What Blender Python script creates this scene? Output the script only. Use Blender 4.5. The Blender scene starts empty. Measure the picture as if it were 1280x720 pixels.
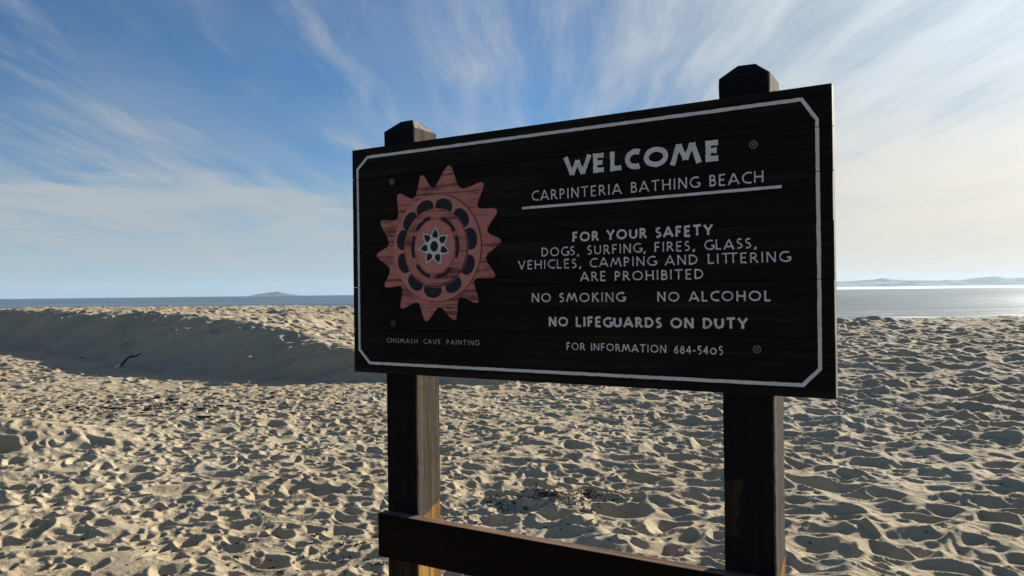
import bpy, bmesh, math, random
import numpy as np
from mathutils import Vector, Matrix

C = bpy.context.scene.collection
sc = bpy.context.scene
R = math.radians

# ------------------------------------------------------------------ camera
EYE = 1.6
PITCH, ROLL = 0.0068, -0.0114
cam = bpy.data.cameras.new("camera")
cam_ob = bpy.data.objects.new("camera", cam)
C.objects.link(cam_ob)
cam.sensor_width = 36.0
cam.lens = 36.0 * 925.4 / 1280.0
cam.clip_start = 0.05
cam.clip_end = 150000.0
_F = Vector((0, math.cos(PITCH), math.sin(PITCH)))
_X = Vector((1, 0, 0))
_U = Vector((0, -math.sin(PITCH), math.cos(PITCH)))
_R2 = math.cos(ROLL) * _X + math.sin(ROLL) * _U
_U2 = -math.sin(ROLL) * _X + math.cos(ROLL) * _U
m = Matrix((_R2, _U2, -_F)).transposed().to_4x4()
m.translation = Vector((0, 0, EYE))
cam_ob.matrix_world = m
sc.camera = cam_ob

# ------------------------------------------------------------------ sun, sky, exposure
SUN_AZ, SUN_EL = R(46), R(19)          # azimuth from +Y towards +X
SUN_DIR = Vector((math.sin(SUN_AZ) * math.cos(SUN_EL), math.cos(SUN_AZ) * math.cos(SUN_EL), math.sin(SUN_EL)))
sun = bpy.data.lights.new("sun", 'SUN')
sun.energy = 5.0
sun.angle = R(0.6)
sun.color = (1.0, 0.94, 0.82)
sun_ob = bpy.data.objects.new("sun", sun)
C.objects.link(sun_ob)
sun_ob.rotation_euler = SUN_DIR.to_track_quat('Z', 'Y').to_euler()

sc.view_settings.view_transform = 'Standard'
sc.view_settings.look = 'None'
sc.view_settings.gamma = 1.0
sc.view_settings.use_curve_mapping = False
sc.view_settings.exposure = 0.86
sc.cycles.max_bounces = 6
sc.cycles.diffuse_bounces = 3
sc.cycles.glossy_bounces = 3
sc.cycles.volume_bounces = 1
sc.cycles.caustics_reflective = False
sc.cycles.caustics_refractive = False
sc.cycles.sample_clamp_indirect = 6.0
sc.cycles.use_denoising = True


class NT:
    """small helper to write node graphs"""
    def __init__(self, nt):
        self.nt = nt
        nt.nodes.clear()

    def n(self, typ, props=None, out=0, **ins):
        nd = self.nt.nodes.new(typ)
        for k, v in (props or {}).items():
            setattr(nd, k, v)
        for k, v in ins.items():
            key = int(k[1:]) if k[0] == 'i' and k[1:].isdigit() else k.replace('_', ' ')
            s = nd.inputs[key]
            if isinstance(v, bpy.types.NodeSocket):
                self.nt.links.new(v, s)
            else:
                s.default_value = v
        self.last = nd
        return nd.outputs[out]

    def math(self, op, a, b=0.0, c=0.0, clamp=False):
        return self.n('ShaderNodeMath', {'operation': op, 'use_clamp': clamp}, i0=a, i1=b, i2=c)

    def vmath(self, op, a, b=(0, 0, 0), out=0):
        return self.n('ShaderNodeVectorMath', {'operation': op}, out=out, i0=a, i1=b)

    def sstep(self, x, a, b, lo=0.0, hi=1.0):
        return self.n('ShaderNodeMapRange', {'interpolation_type': 'SMOOTHSTEP'}, i0=x, i1=a, i2=b, i3=lo, i4=hi)

    def noise(self, v, scale, detail=4.0, rough=0.5, dist=0.0, color=False):
        return self.n('ShaderNodeTexNoise', None, 1 if color else 0, Vector=v, Scale=scale, Detail=detail, Roughness=rough, Distortion=dist)

    def mix(self, f, a, b, typ='MIX'):
        nd = self.nt.nodes.new('ShaderNodeMix')
        nd.data_type = 'RGBA'
        nd.blend_type = typ
        for i, v in ((0, f), (6, a), (7, b)):
            if isinstance(v, bpy.types.NodeSocket):
                self.nt.links.new(v, nd.inputs[i])
            else:
                nd.inputs[i].default_value = v if i == 0 else (*v, 1.0) if len(v) == 3 else v
        return nd.outputs[2]

    def scale(self, v, s):
        return self.n('ShaderNodeMapping', None, 0, Vector=v, Scale=s)

    def sep(self, v):
        self.n('ShaderNodeSeparateXYZ', None, 0, Vector=v)
        return self.last.outputs

    def comb(self, x, y, z=0.0):
        return self.n('ShaderNodeCombineXYZ', None, 0, X=x, Y=y, Z=z)


world = bpy.data.worlds.new("World")
sc.world = world
world.use_nodes = True
w = NT(world.node_tree)
sky = w.n('ShaderNodeTexSky', {'sky_type': 'NISHITA', 'sun_disc': False, 'sun_elevation': SUN_EL,
                               'sun_rotation': SUN_AZ, 'altitude': 5.0, 'air_density': 1.0,
                               'dust_density': 0.35, 'ozone_density': 3.0})
dirv = w.n('ShaderNodeTexCoord', None, 0)
dx, dy, dz = w.sep(dirv)
zc = w.math('ADD', w.math('MAXIMUM', dz, 0.0), 0.07)
px = w.math('DIVIDE', dx, zc)
py = w.math('DIVIDE', dy, zc)
plan = w.comb(px, py, 0.0)
sd = w.vmath('DOT_PRODUCT', dirv, tuple(SUN_DIR), out=1)           # cosine of the angle to the sun
sdp = w.math('MAXIMUM', sd, 0.0)
warp = w.noise(plan, 0.8, 3.0, 0.5, 0.0, True)
warpv = w.vmath('MULTIPLY', w.vmath('SUBTRACT', warp, (0.5, 0.5, 0.5)), (0.30, 0.34, 0.0))
pw = w.vmath('ADD', plan, warpv)
# streaky cirrus, drawn out along the wind
rot = w.n('ShaderNodeMapping', None, 0, Vector=pw, Rotation=(0, 0, R(-34)), Scale=(1.5, 0.36, 1.0), Location=(3.1, 1.7, 0))
n1 = w.noise(rot, 1.0, 12.0, 0.64, 0.15)
rot2 = w.n('ShaderNodeMapping', None, 0, Vector=pw, Rotation=(0, 0, R(-26)), Scale=(5.0, 0.6, 1.0), Location=(9.3, 4.0, 0))
n2 = w.noise(rot2, 1.0, 9.0, 0.68, 0.2)
nl = w.noise(plan, 0.55, 2.0, 0.5)
dens = w.math('ADD', w.math('MULTIPLY', w.math('SUBTRACT', n1, 0.5), 1.25), w.math('MULTIPLY', w.math('SUBTRACT', n2, 0.5), 1.0))
dens = w.math('ADD', dens, w.math('MULTIPLY', w.math('SUBTRACT', nl, 0.5), 0.7))
# more veil on the sun's side and low down
side = w.sstep(sd, 0.66, 0.98)
low = w.sstep(dz, 0.36, 0.08)
low2 = w.sstep(dz, 0.10, 0.0)
dens = w.math('ADD', dens, w.math('MULTIPLY', side, 0.30))
dens = w.math('ADD', dens, w.math('MULTIPLY', low, 0.16))
dens = w.math('SUBTRACT', dens, w.math('MULTIPLY', low2, 0.14))
cover = w.sstep(dens, -0.10, 0.54)
cover = w.math('MULTIPLY', cover, 0.90)
# thin even veil: towards the sun, and a soft bank low over the sea
vn = w.noise(w.n('ShaderNodeMapping', None, 0, Vector=dirv, Scale=(2.4, 2.4, 21.0)), 1.0, 8.0, 0.62, 0.3)
veil = w.math('MULTIPLY', w.sstep(sd, 0.74, 0.97), 0.45)
lowbank = w.math('MULTIPLY', w.math('MULTIPLY', w.sstep(dz, 0.24, 0.13), w.sstep(dz, 0.01, 0.05)), w.sstep(vn, 0.43, 0.60, 0.06, 0.85))
soft = w.math('MULTIPLY', w.sstep(w.noise(w.n('ShaderNodeMapping', None, 0, Vector=pw, Rotation=(0, 0, R(-34)), Scale=(0.9, 0.35, 1.0), Location=(5.2, 1.0, 0)), 1.0, 5.0, 0.55), 0.40, 0.68), 0.24)
veil = w.math('MAXIMUM', w.math('MAXIMUM', veil, soft), lowbank)
cover = w.math('SUBTRACT', 1.0, w.math('MULTIPLY', w.math('SUBTRACT', 1.0, cover), w.math('SUBTRACT', 1.0, veil)))
ahead = w.sstep(dy, -0.35, 0.25)
cover = w.math('MULTIPLY', cover, w.math('ADD', 0.2, w.math('MULTIPLY', ahead, 0.8)))
# one old spreading contrail
ctn = w.noise(w.scale(dirv, (9.0, 9.0, 30.0)), 1.0, 6.0, 0.6)
ct = w.math('ABSOLUTE', w.math('ADD', w.vmath('DOT_PRODUCT', dirv, (-0.15812, 0.27148, -0.94936), out=1), w.math('MULTIPLY', w.math('SUBTRACT', ctn, 0.5), 0.012)))
ct = w.math('MULTIPLY', w.sstep(ct, 0.010, 0.001), w.math('MULTIPLY', w.sstep(dx, 0.36, 0.43), w.sstep(ctn, 0.30, 0.55, 0.25, 0.75)))
cover = w.math('MAXIMUM', cover, ct)
# forward scattering: thin ice cloud is much brighter near the sun
fwd = w.math('POWER', sdp, 5.0)
fwd2 = w.math('POWER', sdp, 26.0)
lum = w.math('ADD', 6.3, w.math('ADD', w.math('MULTIPLY', fwd, 4.6), w.math('MULTIPLY', fwd2, 3.0)))
tint = w.mix(w.math('MULTIPLY', w.sstep(sd, 0.55, 0.97), w.sstep(dz, 0.32, 0.05)), (0.90, 0.97, 1.04), (1.06, 0.98, 0.86))
ccol = w.vmath('SCALE', tint)
w.nt.links.new(lum, w.last.inputs[3])
hz_t = w.sstep(dz, 0.22, 0.0)
deep = w.vmath('MULTIPLY', sky, w.mix(hz_t, (0.64, 0.97, 1.28), (0.74, 0.92, 1.22)))
deep = w.vmath('MULTIPLY', deep, w.mix(w.sstep(sd, 0.70, 0.98), (1.0, 1.0, 1.0), (0.74, 0.66, 0.56)))
deep = w.mix(w.math('MULTIPLY', ahead, w.sstep(dz, 0.20, 0.0, 0.0, 0.85)), deep, w.mix(w.sstep(sd, 0.55, 0.93), (4.9, 6.5, 7.7), (9.0, 8.3, 7.4)))
skyc = w.vmath('MULTIPLY', w.mix(cover, deep, ccol), (0.87, 0.87, 0.86))
bg = w.n('ShaderNodeBackground', None, 0, Color=skyc, Strength=0.050)
w.n('ShaderNodeOutputWorld', None, 0, Surface=bg) if False else w.nt.links.new(bg, w.nt.nodes.new('ShaderNodeOutputWorld').inputs[0])


# ------------------------------------------------------------------ general helpers
def new_mat(name):
    mt = bpy.data.materials.new(name)
    mt.use_nodes = True
    t = NT(mt.node_tree)
    return mt, t


def finish(t, bsdf):
    out = t.nt.nodes.new('ShaderNodeOutputMaterial')
    t.nt.links.new(bsdf, out.inputs[0])


def np_mesh(name, verts, quads, mat=None, smooth=True):
    me = bpy.data.meshes.new(name)
    nv, nq = len(verts), len(quads)
    me.vertices.add(nv)
    me.vertices.foreach_set("co", np.ascontiguousarray(verts, dtype=np.float32).ravel())
    me.loops.add(nq * 4)
    me.polygons.add(nq)
    me.loops.foreach_set("vertex_index", np.ascontiguousarray(quads, dtype=np.int32).ravel())
    me.polygons.foreach_set("loop_start", np.arange(0, nq * 4, 4, dtype=np.int32))
    me.polygons.foreach_set("loop_total", np.full(nq, 4, dtype=np.int32))
    me.update(calc_edges=True)
    me.validate()
    if smooth:
        me.polygons.foreach_set("use_smooth", np.ones(nq, dtype=bool))
    if mat:
        me.materials.append(mat)
    return me


def link(name, me, parent=None, loc=(0, 0, 0)):
    ob = bpy.data.objects.new(name, me)
    C.objects.link(ob)
    ob.location = loc
    if parent:
        ob.parent = parent
    return ob


def from_bm(name, bm, mats, parent=None, loc=(0, 0, 0), smooth=False):
    me = bpy.data.meshes.new(name)
    if smooth:
        for f in bm.faces:
            f.smooth = True
    bm.to_mesh(me)
    bm.free()
    for mt in (mats if isinstance(mats, (list, tuple)) else [mats]):
        me.materials.append(mt)
    return link(name, me, parent, loc)


def add_box(bm, lo, hi, bevel=0.0, mat_fn=None, seg=1):
    x0, y0, z0 = lo
    x1, y1, z1 = hi
    b2 = bmesh.new()
    bmesh.ops.create_cube(b2, size=1.0)
    for v in b2.verts:
        v.co = Vector(((x0 + x1) / 2 + v.co.x * (x1 - x0), (y0 + y1) / 2 + v.co.y * (y1 - y0), (z0 + z1) / 2 + v.co.z * (z1 - z0)))
    if bevel:
        bmesh.ops.bevel(b2, geom=b2.edges[:], offset=bevel, segments=seg, affect='EDGES', profile=0.6)
    b2.normal_update()
    if mat_fn:
        for f in b2.faces:
            f.material_index = mat_fn(f)
    tmp = bpy.data.meshes.new("tmp")
    b2.to_mesh(tmp)
    b2.free()
    bm.from_mesh(tmp)
    bpy.data.meshes.remove(tmp)


def tag(o, label=None, cat=None, group=None, kind=None):
    if label: o['label'] = label
    if cat: o['category'] = cat
    if group: o['group'] = group
    if kind: o['kind'] = kind
    return o


# ------------------------------------------------------------------ numpy noise
def vnoise(x, y, seed):
    rs = np.random.RandomState(seed)
    T = rs.rand(256, 256).astype(np.float32)
    xi = np.floor(x).astype(np.int64)
    yi = np.floor(y).astype(np.int64)
    fx = (x - xi).astype(np.float32)
    fy = (y - yi).astype(np.float32)
    fx = fx * fx * (3 - 2 * fx)
    fy = fy * fy * (3 - 2 * fy)
    a = T[xi & 255, yi & 255]
    b = T[(xi + 1) & 255, yi & 255]
    c = T[xi & 255, (yi + 1) & 255]
    d = T[(xi + 1) & 255, (yi + 1) & 255]
    return (a * (1 - fx) + b * fx) * (1 - fy) + (c * (1 - fx) + d * fx) * fy - 0.5


def fbm(x, y, seed, octv=4, gain=0.5):
    s, amp = 0, 1.0
    for k in range(octv):
        s = s + amp * vnoise(x * (2 ** k) + 17.3 * k, y * (2 ** k) - 9.1 * k, seed + k)
        amp *= gain
    return s


def sstep(a, b, x):
    t = np.clip((x - a) / (b - a), 0, 1)
    return t * t * (3 - 2 * t)


# ------------------------------------------------------------------ the beach: large forms
SEA_Z = -2.6
TOE_X = np.array([-60, -40, -24, -16.3, -12, -8.8, -5.4, -3.0, -1.0, 1.5, 4, 60], dtype=np.float32)
TOE_Y = np.array([60, 46, 33, 24.6, 20.2, 17.0, 14.7, 13.5, 13.0, 13.4, 14.6, 30], dtype=np.float32)
BERM_X = np.array([-60, -20, -15, -9, -6, -4.3, -3.2, -2.0, -0.5, 1.5, 3.5, 60], dtype=np.float32)
BERM_H = np.array([1.05, 1.05, 1.10, 1.16, 1.02, 0.78, 0.60, 0.38, 0.20, 0.10, 0.0, 0.0], dtype=np.float32)


def large_form(x, y):
    x = x.astype(np.float32)
    y = y.astype(np.float32)
    wob = 0.55 * fbm(x * 0.35, y * 0.35, 11, 3)
    toe = np.interp(x, TOE_X, TOE_Y) + wob
    slope = np.gradient(TOE_Y, TOE_X)
    sl = np.interp(x, TOE_X, slope)
    d = (y - toe) / np.sqrt(1 + sl * sl)
    h = np.interp(x, BERM_X, BERM_H) * (1 + 0.10 * fbm(x * 0.22, y * 0.1, 21, 2) + 0.13 * fbm(x * 0.9, y * 0.9, 23, 3))
    # angle-of-repose face with rills running down it, then a rounded top
    rill = 0.55 * fbm((x - 1.9 * d) * 1.9, d * 0.35, 31, 4, 0.55)
    face = np.maximum(d + rill * np.exp(-((d - 1.0) / 1.1) ** 2) * 1.3, 0) * math.tan(R(31))
    k = np.clip(0.55 * h, 1e-3, 0.26)                        # rounded lip
    hh = np.clip(0.5 + 0.5 * (h - face) / k, 0, 1)
    berm = h * (1 - hh) + face * hh - k * hh * (1 - hh)
    berm = np.where(h < 0.02, 0, berm)
    back = -np.clip(d - 3.0, 0, 40) * 0.009 * np.clip(h, 0, 1)    # the top falls gently seaward
    z = berm + back
    # smooth undulations
    z = z + 0.10 * fbm(x * 0.16 + 3, y * 0.16, 41, 3) * sstep(5, 9, y) * (1 - 0.7 * sstep(0.5, 1.0, z))
    # mound at the left edge with a scooped hole in it
    z = z + 0.27 * np.exp(-(((x + 5.5) / 1.15) ** 2 + ((y - 8.05) / 0.6) ** 2))
    z = z + 0.10 * np.exp(-(((x + 3.9) / 1.3) ** 2 + ((y - 9.3) / 0.6) ** 2))
    # kelp hummock and pit near the sign
    z = z + 0.12 * np.exp(-(((x - 0.28) / 0.30) ** 2 + ((y - 5.62) / 0.20) ** 2))
    # far right: low cut bank above the water
    z = z + 0.30 * np.exp(-(((x - 16.5) / 1.8) ** 2 + ((y - 34.5) / 1.1) ** 2)) * (1 + 0.8 * fbm(x * 1.2, y * 1.2, 51, 3))
    # beach drops to the sea
    edge = np.interp(x, [-60, -20, -8, 0, 12, 20, 60], [46, 40, 37, 35.5, 36.5, 37.5, 44]) + 1.2 * fbm(x * 0.25, y * 0.05, 61, 3)
    q = np.maximum(y - edge, 0)
    drop = np.where(q < 6, q * q * 0.011, 0.396 + (q - 6) * 0.132)
    z = z - np.minimum(drop, 7.0 + 0 * drop)
    return np.maximum(z, -4.6)


# ------------------------------------------------------------------ the beach: footprints stamped into height grids
def stamp(H, x0, y0, res, prints):
    ny, nx = H.shape
    for cx, cy, rx, ry, ang, dep, rim, ph in prints:
        rr = 1.75 * max(rx, ry)
        i0 = int((cx - rr - x0) / res); i1 = int((cx + rr - x0) / res) + 2
        j0 = int((cy - rr - y0) / res); j1 = int((cy + rr - y0) / res) + 2
        if i0 < 0 or j0 < 0 or i1 >= nx or j1 >= ny:
            continue
        X = (np.arange(i0, i1) * res + x0 - cx)[None, :]
        Y = (np.arange(j0, j1) * res + y0 - cy)[:, None]
        ca, sa = math.cos(ang), math.sin(ang)
        u = (X * ca + Y * sa) / rx
        v = (-X * sa + Y * ca) / ry
        rho = np.sqrt(u * u + v * v) + 1e-6
        th = np.arctan2(v, u)
        rho = rho * (1 + 0.13 * np.sin(2 * th + ph) + 0.10 * np.sin(3 * th + 2.1 * ph) + 0.05 * np.sin(5 * th - ph))
        mk = np.clip((1.7 - rho) / 0.62, 0, 1)
        mk = mk * mk * (3 - 2 * mk)
        P = H[j0:j1, i0:i1]
        base = 0.65 * float((P * (rho < 1.2)).sum() / max((rho < 1.2).sum(), 1))
        prof = np.where(rho < 1, -dep * (1 - rho ** 2.2) * (1 + 0.45 * u), 0) + rim * np.exp(-np.abs(rho - 1.03) / 0.17)
        P += (base + prof - P) * mk


def talus(H, res, deg, n):
    t = math.tan(R(deg)) * res
    for k in range(n):
        d = np.diff(H, axis=0)
        e = np.sign(d) * np.maximum(np.abs(d) - t, 0) * 0.25
        H[:-1] += e
        H[1:] -= e
        d = np.diff(H, axis=1)
        e = np.sign(d) * np.maximum(np.abs(d) - t, 0) * 0.25
        H[:, :-1] += e
        H[:, 1:] -= e


def blur(H):
    H[1:-1] = 0.25 * H[:-2] + 0.5 * H[1:-1] + 0.25 * H[2:]
    H[:, 1:-1] = 0.25 * H[:, :-2] + 0.5 * H[:, 1:-1] + 0.25 * H[:, 2:]


def make_prints(rs, n, xr, yr, smin=1.0, smax=0.2):
    out = []
    xs = rs.uniform(*xr, n)
    ys = rs.uniform(*yr, n)
    for x, y in zip(xs, ys):
        if abs(x) > 0.95 * y + 3:
            continue
        rgt = 1 / (1 + math.exp(-(x - 0.15 * y + 0.2) / 1.1))     # 0 left .. 1 right
        if rs.rand() < 0.30 + 0.32 * rgt:
            continue
        sz = (0.062 + 0.055 * rgt) * rs.lognormal(0, 0.38) * smin
        sz = min(sz, smax)
        el = rs.uniform(1.2, 2.1)
        dep = min(sz * rs.uniform(0.34, 0.70), 0.13)
        ang = rs.normal(-0.25, 0.5) if rs.rand() < 0.7 else rs.uniform(0, math.pi)
        out.append((x, y, sz * el, sz, ang, dep, dep * rs.uniform(0.25, 0.6), rs.uniform(0, 6.28)))
    return out


def worley(x, y, seed):
    """squared distance to the nearest jittered lattice point: bowls that meet in sharp crests"""
    rw = np.random.RandomState(seed)
    JX = rw.rand(128, 128).astype(np.float32)
    JY = rw.rand(128, 128).astype(np.float32)
    xi = np.floor(x).astype(np.int32)
    yi = np.floor(y).astype(np.int32)
    fx_, fy_ = (x - xi).astype(np.float32), (y - yi).astype(np.float32)
    best = np.full(x.shape, 9.0, np.float32)
    for a in (-1, 0, 1):
        for b in (-1, 0, 1):
            ia, ib = (xi + a) & 127, (yi + b) & 127
            best = np.minimum(best, (a + JX[ia, ib] - fx_) ** 2 + (b + JY[ia, ib] - fy_) ** 2)
    return best


def bowls(X, Y, cell, seed):
    """trodden sand: anisotropic cusped ridges, height in metres"""
    wx = X + 0.45 * cell * fbm(X / cell * 0.8, Y / cell * 0.8, seed + 3, 2)
    wy = Y + 0.45 * cell * fbm(X / cell * 0.8 + 40, Y / cell * 0.8, seed + 4, 2)
    c_, s_ = math.cos(-0.42), math.sin(-0.42)            # long axis runs to the right and towards the viewer
    u_ = (wx * c_ + wy * s_) / (1.35 * cell)
    v_ = (-wx * s_ + wy * c_) / (0.85 * cell)
    return 0.52 * cell * (np.minimum(worley(u_, v_, seed), 0.75) - 0.22)


def ridged(x, y, seed, octv=3):
    s_, amp = 0, 1.0
    for k in range(octv):
        s_ = s_ + amp * (0.5 - 2 * np.abs(vnoise(x * 2.1 ** k + 7 * k, y * 2.1 ** k + 3 * k, seed + k)))
        amp *= 0.5
    return s_


rs = np.random.RandomState(5)
# near grid
NX0, NX1, NY0, NY1, NRES = -12.0, 12.0, 2.4, 16.6, 0.0125
nx, ny = int((NX1 - NX0) / NRES), int((NY1 - NY0) / NRES)
gx = (NX0 + np.arange(nx) * NRES)[None, :].astype(np.float32)
gy = (NY0 + np.arange(ny) * NRES)[:, None].astype(np.float32)
GX, GY = gx + 0 * gy, gy + 0 * gx
HN = (0.06 * fbm(GX * 0.9, GY * 0.9, 71, 3)).astype(np.float32)
pr = make_prints(rs, 1300, (NX0, NX1), (NY0, NY1), 1.7, 0.17) + make_prints(rs, 9000, (NX0, NX1), (NY0, NY1), 1.10) + make_prints(rs, 9000, (NX0, NX1), (NY0, NY1), 0.80) + make_prints(rs, 9000, (NX0, NX1), (NY0, NY1), 0.55)
pr += [(0.78, 5.43, 0.27, 0.12, -0.1, 0.11, 0.02, 1.0), (0.30, 5.22, 0.20, 0.11, 0.2, 0.07, 0.03, 2.0), (1.05, 5.1, 0.2, 0.12, 0.4, 0.09, 0.03, 2.5),
       (-5.22, 7.45, 0.25, 0.17, 0.1, 0.24, 0.03, 0.3), (-4.85, 6.6, 0.26, 0.14, 0.1, 0.14, 0.02, 1.3)]
stamp(HN, NX0, NY0, NRES, pr)
# wind- and foot-worn ridges between the prints, stronger on the right
rgt = 1 / (1 + np.exp(-(GX - 0.15 * GY + 0.2) / 1.1))
ca_, sa_ = math.cos(-0.30), math.sin(-0.30)
HN *= 1 - 0.45 * rgt
amp = 0.75 + 0.5 * fbm(GX * 0.35, GY * 0.35, 99, 2)
HN += amp * (0.10 + 0.62 * rgt) * bowls(GX, GY, 0.46, 501) + amp * (0.12 + 0.30 * rgt) * bowls(GX + 50, GY, 0.19, 502)
HN += (0.008 + 0.012 * rgt) * ridged((GX * ca_ + GY * sa_) * 1.5, (-GX * sa_ + GY * ca_) * 3.2, 95, 3)
# small crumbs of kicked sand
crumb = np.clip(fbm(GX * 0.7, GY * 0.7, 81, 2) + 0.14 - 0.025 * GX, 0, 0.35) * (1.1 - sstep(6, 11, GY))
HN += crumb * 0.075 * np.maximum(fbm(GX * 11, GY * 11, 91, 3), -0.05)
talus(HN, NRES, 38, 10)
# far grid
FX0, FX1, FY0, FY1, FRES = -42.0, 42.0, 11.0, 52.0, 0.035
nx2, ny2 = int((FX1 - FX0) / FRES), int((FY1 - FY0) / FRES)
fx = (FX0 + np.arange(nx2) * FRES)[None, :].astype(np.float32)
fy = (FY0 + np.arange(ny2) * FRES)[:, None].astype(np.float32)
FX, FY = fx + 0 * fy, fy + 0 * fx
HF = (0.07 * fbm(FX * 0.7, FY * 0.7, 171, 3)).astype(np.float32)
stamp(HF, FX0, FY0, FRES, make_prints(rs, 16000, (FX0, FX1), (FY0, FY1), 2.0, 0.3) + make_prints(rs, 52000, (FX0, FX1), (FY0, FY1), 1.35))
rgt = 1 / (1 + np.exp(-(FX - 0.15 * FY + 0.2) / 1.1))
HF *= 1 - 0.45 * rgt
amp = 0.75 + 0.5 * fbm(FX * 0.35, FY * 0.35, 99, 2)
HF += amp * (0.10 + 0.70 * rgt) * bowls(FX, FY, 0.60, 501) + amp * (0.12 + 0.30 * rgt) * bowls(FX + 50, FY, 0.26, 502)
HF += (0.008 + 0.012 * rgt) * ridged((FX * ca_ + FY * sa_) * 1.2, (-FX * sa_ + FY * ca_) * 2.6, 195, 2)
talus(HF, FRES, 38, 6)


def bil(H, x0, y0, res, x, y):
    u = np.clip((x - x0) / res, 0, H.shape[1] - 1.001)
    v = np.clip((y - y0) / res, 0, H.shape[0] - 1.001)
    i = u.astype(np.int64)
    j = v.astype(np.int64)
    a = (u - i).astype(np.float32)
    b = (v - j).astype(np.float32)
    return (H[j, i] * (1 - a) + H[j, i + 1] * a) * (1 - b) + (H[j + 1, i] * (1 - a) + H[j + 1, i + 1] * a) * b


def beach_z(x, y):
    x = np.asarray(x, dtype=np.float64)
    y = np.asarray(y, dtype=np.float64)
    base = large_form(x, y)
    inn = sstep(NX0, NX0 + 1, x) * sstep(-NX1, -NX1 + 1, -x) * sstep(NY0, NY0 + 0.6, y) * sstep(-14.6, -12.2, -y)
    inf = sstep(FX0, FX0 + 4, x) * sstep(-FX1, -FX1 + 4, -x) * sstep(-51, -46, -y) * sstep(FY0, FY0 + 1.2, y)
    det = bil(HN, NX0, NY0, NRES, x, y) * inn + bil(HF, FX0, FY0, FRES, x, y) * inf * (1 - inn)
    # the steep berm face is mostly untrodden
    toe = np.interp(x, TOE_X, TOE_Y)
    sl = np.interp(x, TOE_X, np.gradient(TOE_Y, TOE_X))
    d = (y - toe) / np.sqrt(1 + sl * sl)
    h = np.interp(x, BERM_X, BERM_H)
    wface = h / math.tan(R(31))
    onface = sstep(0.1, 0.5, d) * sstep(-wface - 0.25, -wface + 0.1, -d) * sstep(0.25, 0.7, h)
    onmound = np.exp(-(((x + 5.2) / 1.2) ** 2 + ((y - 8.4) / 0.6) ** 2))
    near = sstep(0.9, 2.4, y)
    wet = sstep(-49, -41, -y)
    return base + det * (1 - 0.25 * onface) * (1 - 0.55 * onmound) * near * wet


# ------------------------------------------------------------------ sand material
sand_m, t = new_mat("dry_sand")
geo = t.n('ShaderNodeNewGeometry', None, 0)
nA = t.noise(geo, 0.35, 4.0, 0.55)
nB = t.noise(geo, 7.0, 5.0, 0.6)
nC = t.noise(geo, 420.0, 2.0, 0.6)
col = t.mix(t.sstep(nA, 0.38, 0.64), (0.43, 0.34, 0.215), (0.47, 0.385, 0.262))
col = t.mix(t.math('MULTIPLY', t.sstep(nB, 0.45, 0.75), 0.35), col, (0.36, 0.295, 0.205))
col = t.mix(t.math('MULTIPLY', t.sstep(nC, 0.35, 0.75), 0.28), col, (0.24, 0.20, 0.15))
vor = t.n('ShaderNodeTexVoronoi', None, 0, Vector=geo, Scale=34.0)
spk = t.math('MULTIPLY', t.sstep(vor, 0.085, 0.05), t.sstep(t.noise(geo, 1.1, 3.0), 0.50, 0.66))
col = t.mix(t.math('MULTIPLY', spk, 0.9), col, (0.045, 0.035, 0.03))
b1 = t.n('ShaderNodeBump', None, 0, Height=nC, Strength=0.35, Distance=0.004)
b2 = t.n('ShaderNodeBump', None, 0, Height=t.noise(geo, 38.0, 5.0, 0.62), Strength=0.7, Distance=0.012, Normal=b1)
bs = t.n('ShaderNodeBsdfPrincipled', None, 0, Base_Color=col, Roughness=0.95, Normal=b2)
t.last.inputs['Specular IOR Level'].default_value = 0.15
finish(t, bs)

# one sheet, finer where it is close
az = np.concatenate([np.radians(np.linspace(-47, 47, 1340)), np.radians(np.linspace(49, 311, 110))])
rad = [0.5]
while rad[-1] < 3000:
    r = rad[-1]
    rad.append(r * (1.02 if r < 3.4 else 1.0028 if r < 54 else 1.09))
rad = np.array(rad)
A, RR = np.meshgrid(az, rad)
vx = (RR * np.sin(A)).ravel()
vy = (RR * np.cos(A)).ravel()
vz = beach_z(vx, vy)
na, nr = len(az), len(rad)
i = np.arange(nr - 1)[:, None] * na
j = np.arange(na)[None, :]
jn = (j + 1) % na
quads = np.stack([i + j, i + na + j, i + na + jn, i + jn], axis=-1).reshape(-1, 4)
quads = quads[:, ::-1]
verts = np.stack([vx, vy, vz], 1)
# close the small hole underfoot
verts = np.vstack([verts, [[0, 0, float(vz[:na].mean())]]])
cidx = len(verts) - 1
jj = np.arange(0, na, 2)
fan = np.stack([np.full(len(jj), cidx), (jj + 2) % na, (jj + 1) % na, jj], 1)
quads = np.vstack([quads, fan])
sand = link("sand", np_mesh("sand", verts, quads, sand_m))
tag(sand, "dry beige beach sand trodden into pits and ridges with a bank on the left", "sand", kind="structure")

# ------------------------------------------------------------------ the sea
sea_m, t = new_mat("sea_water")
geo = t.n('ShaderNodeNewGeometry', None, 0)
gxx, gyy, gzz = t.sep(geo)
sw0 = t.noise(t.scale(geo, (0.010, 0.055, 1)), 1.0, 3.0, 0.5)
sw1 = t.noise(t.scale(geo, (0.05, 0.22, 1)), 1.0, 4.0, 0.55)
sw2 = t.noise(t.scale(geo, (0.35, 1.1, 1)), 1.0, 5.0, 0.6)
sw3 = t.noise(t.scale(geo, (1.8, 4.0, 1)), 1.0, 3.0, 0.6)
band = t.noise(t.scale(geo, (0.0006, 0.006, 1)), 1.0, 4.0, 0.6)
band2 = t.noise(t.scale(geo, (0.006, 0.04, 1)), 1.0, 4.0, 0.6)
bm0 = t.n('ShaderNodeBump', None, 0, Height=sw0, Strength=0.8, Distance=2.6)
bm1 = t.n('ShaderNodeBump', None, 0, Normal=bm0, Height=sw1, Strength=0.75, Distance=1.0)
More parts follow.
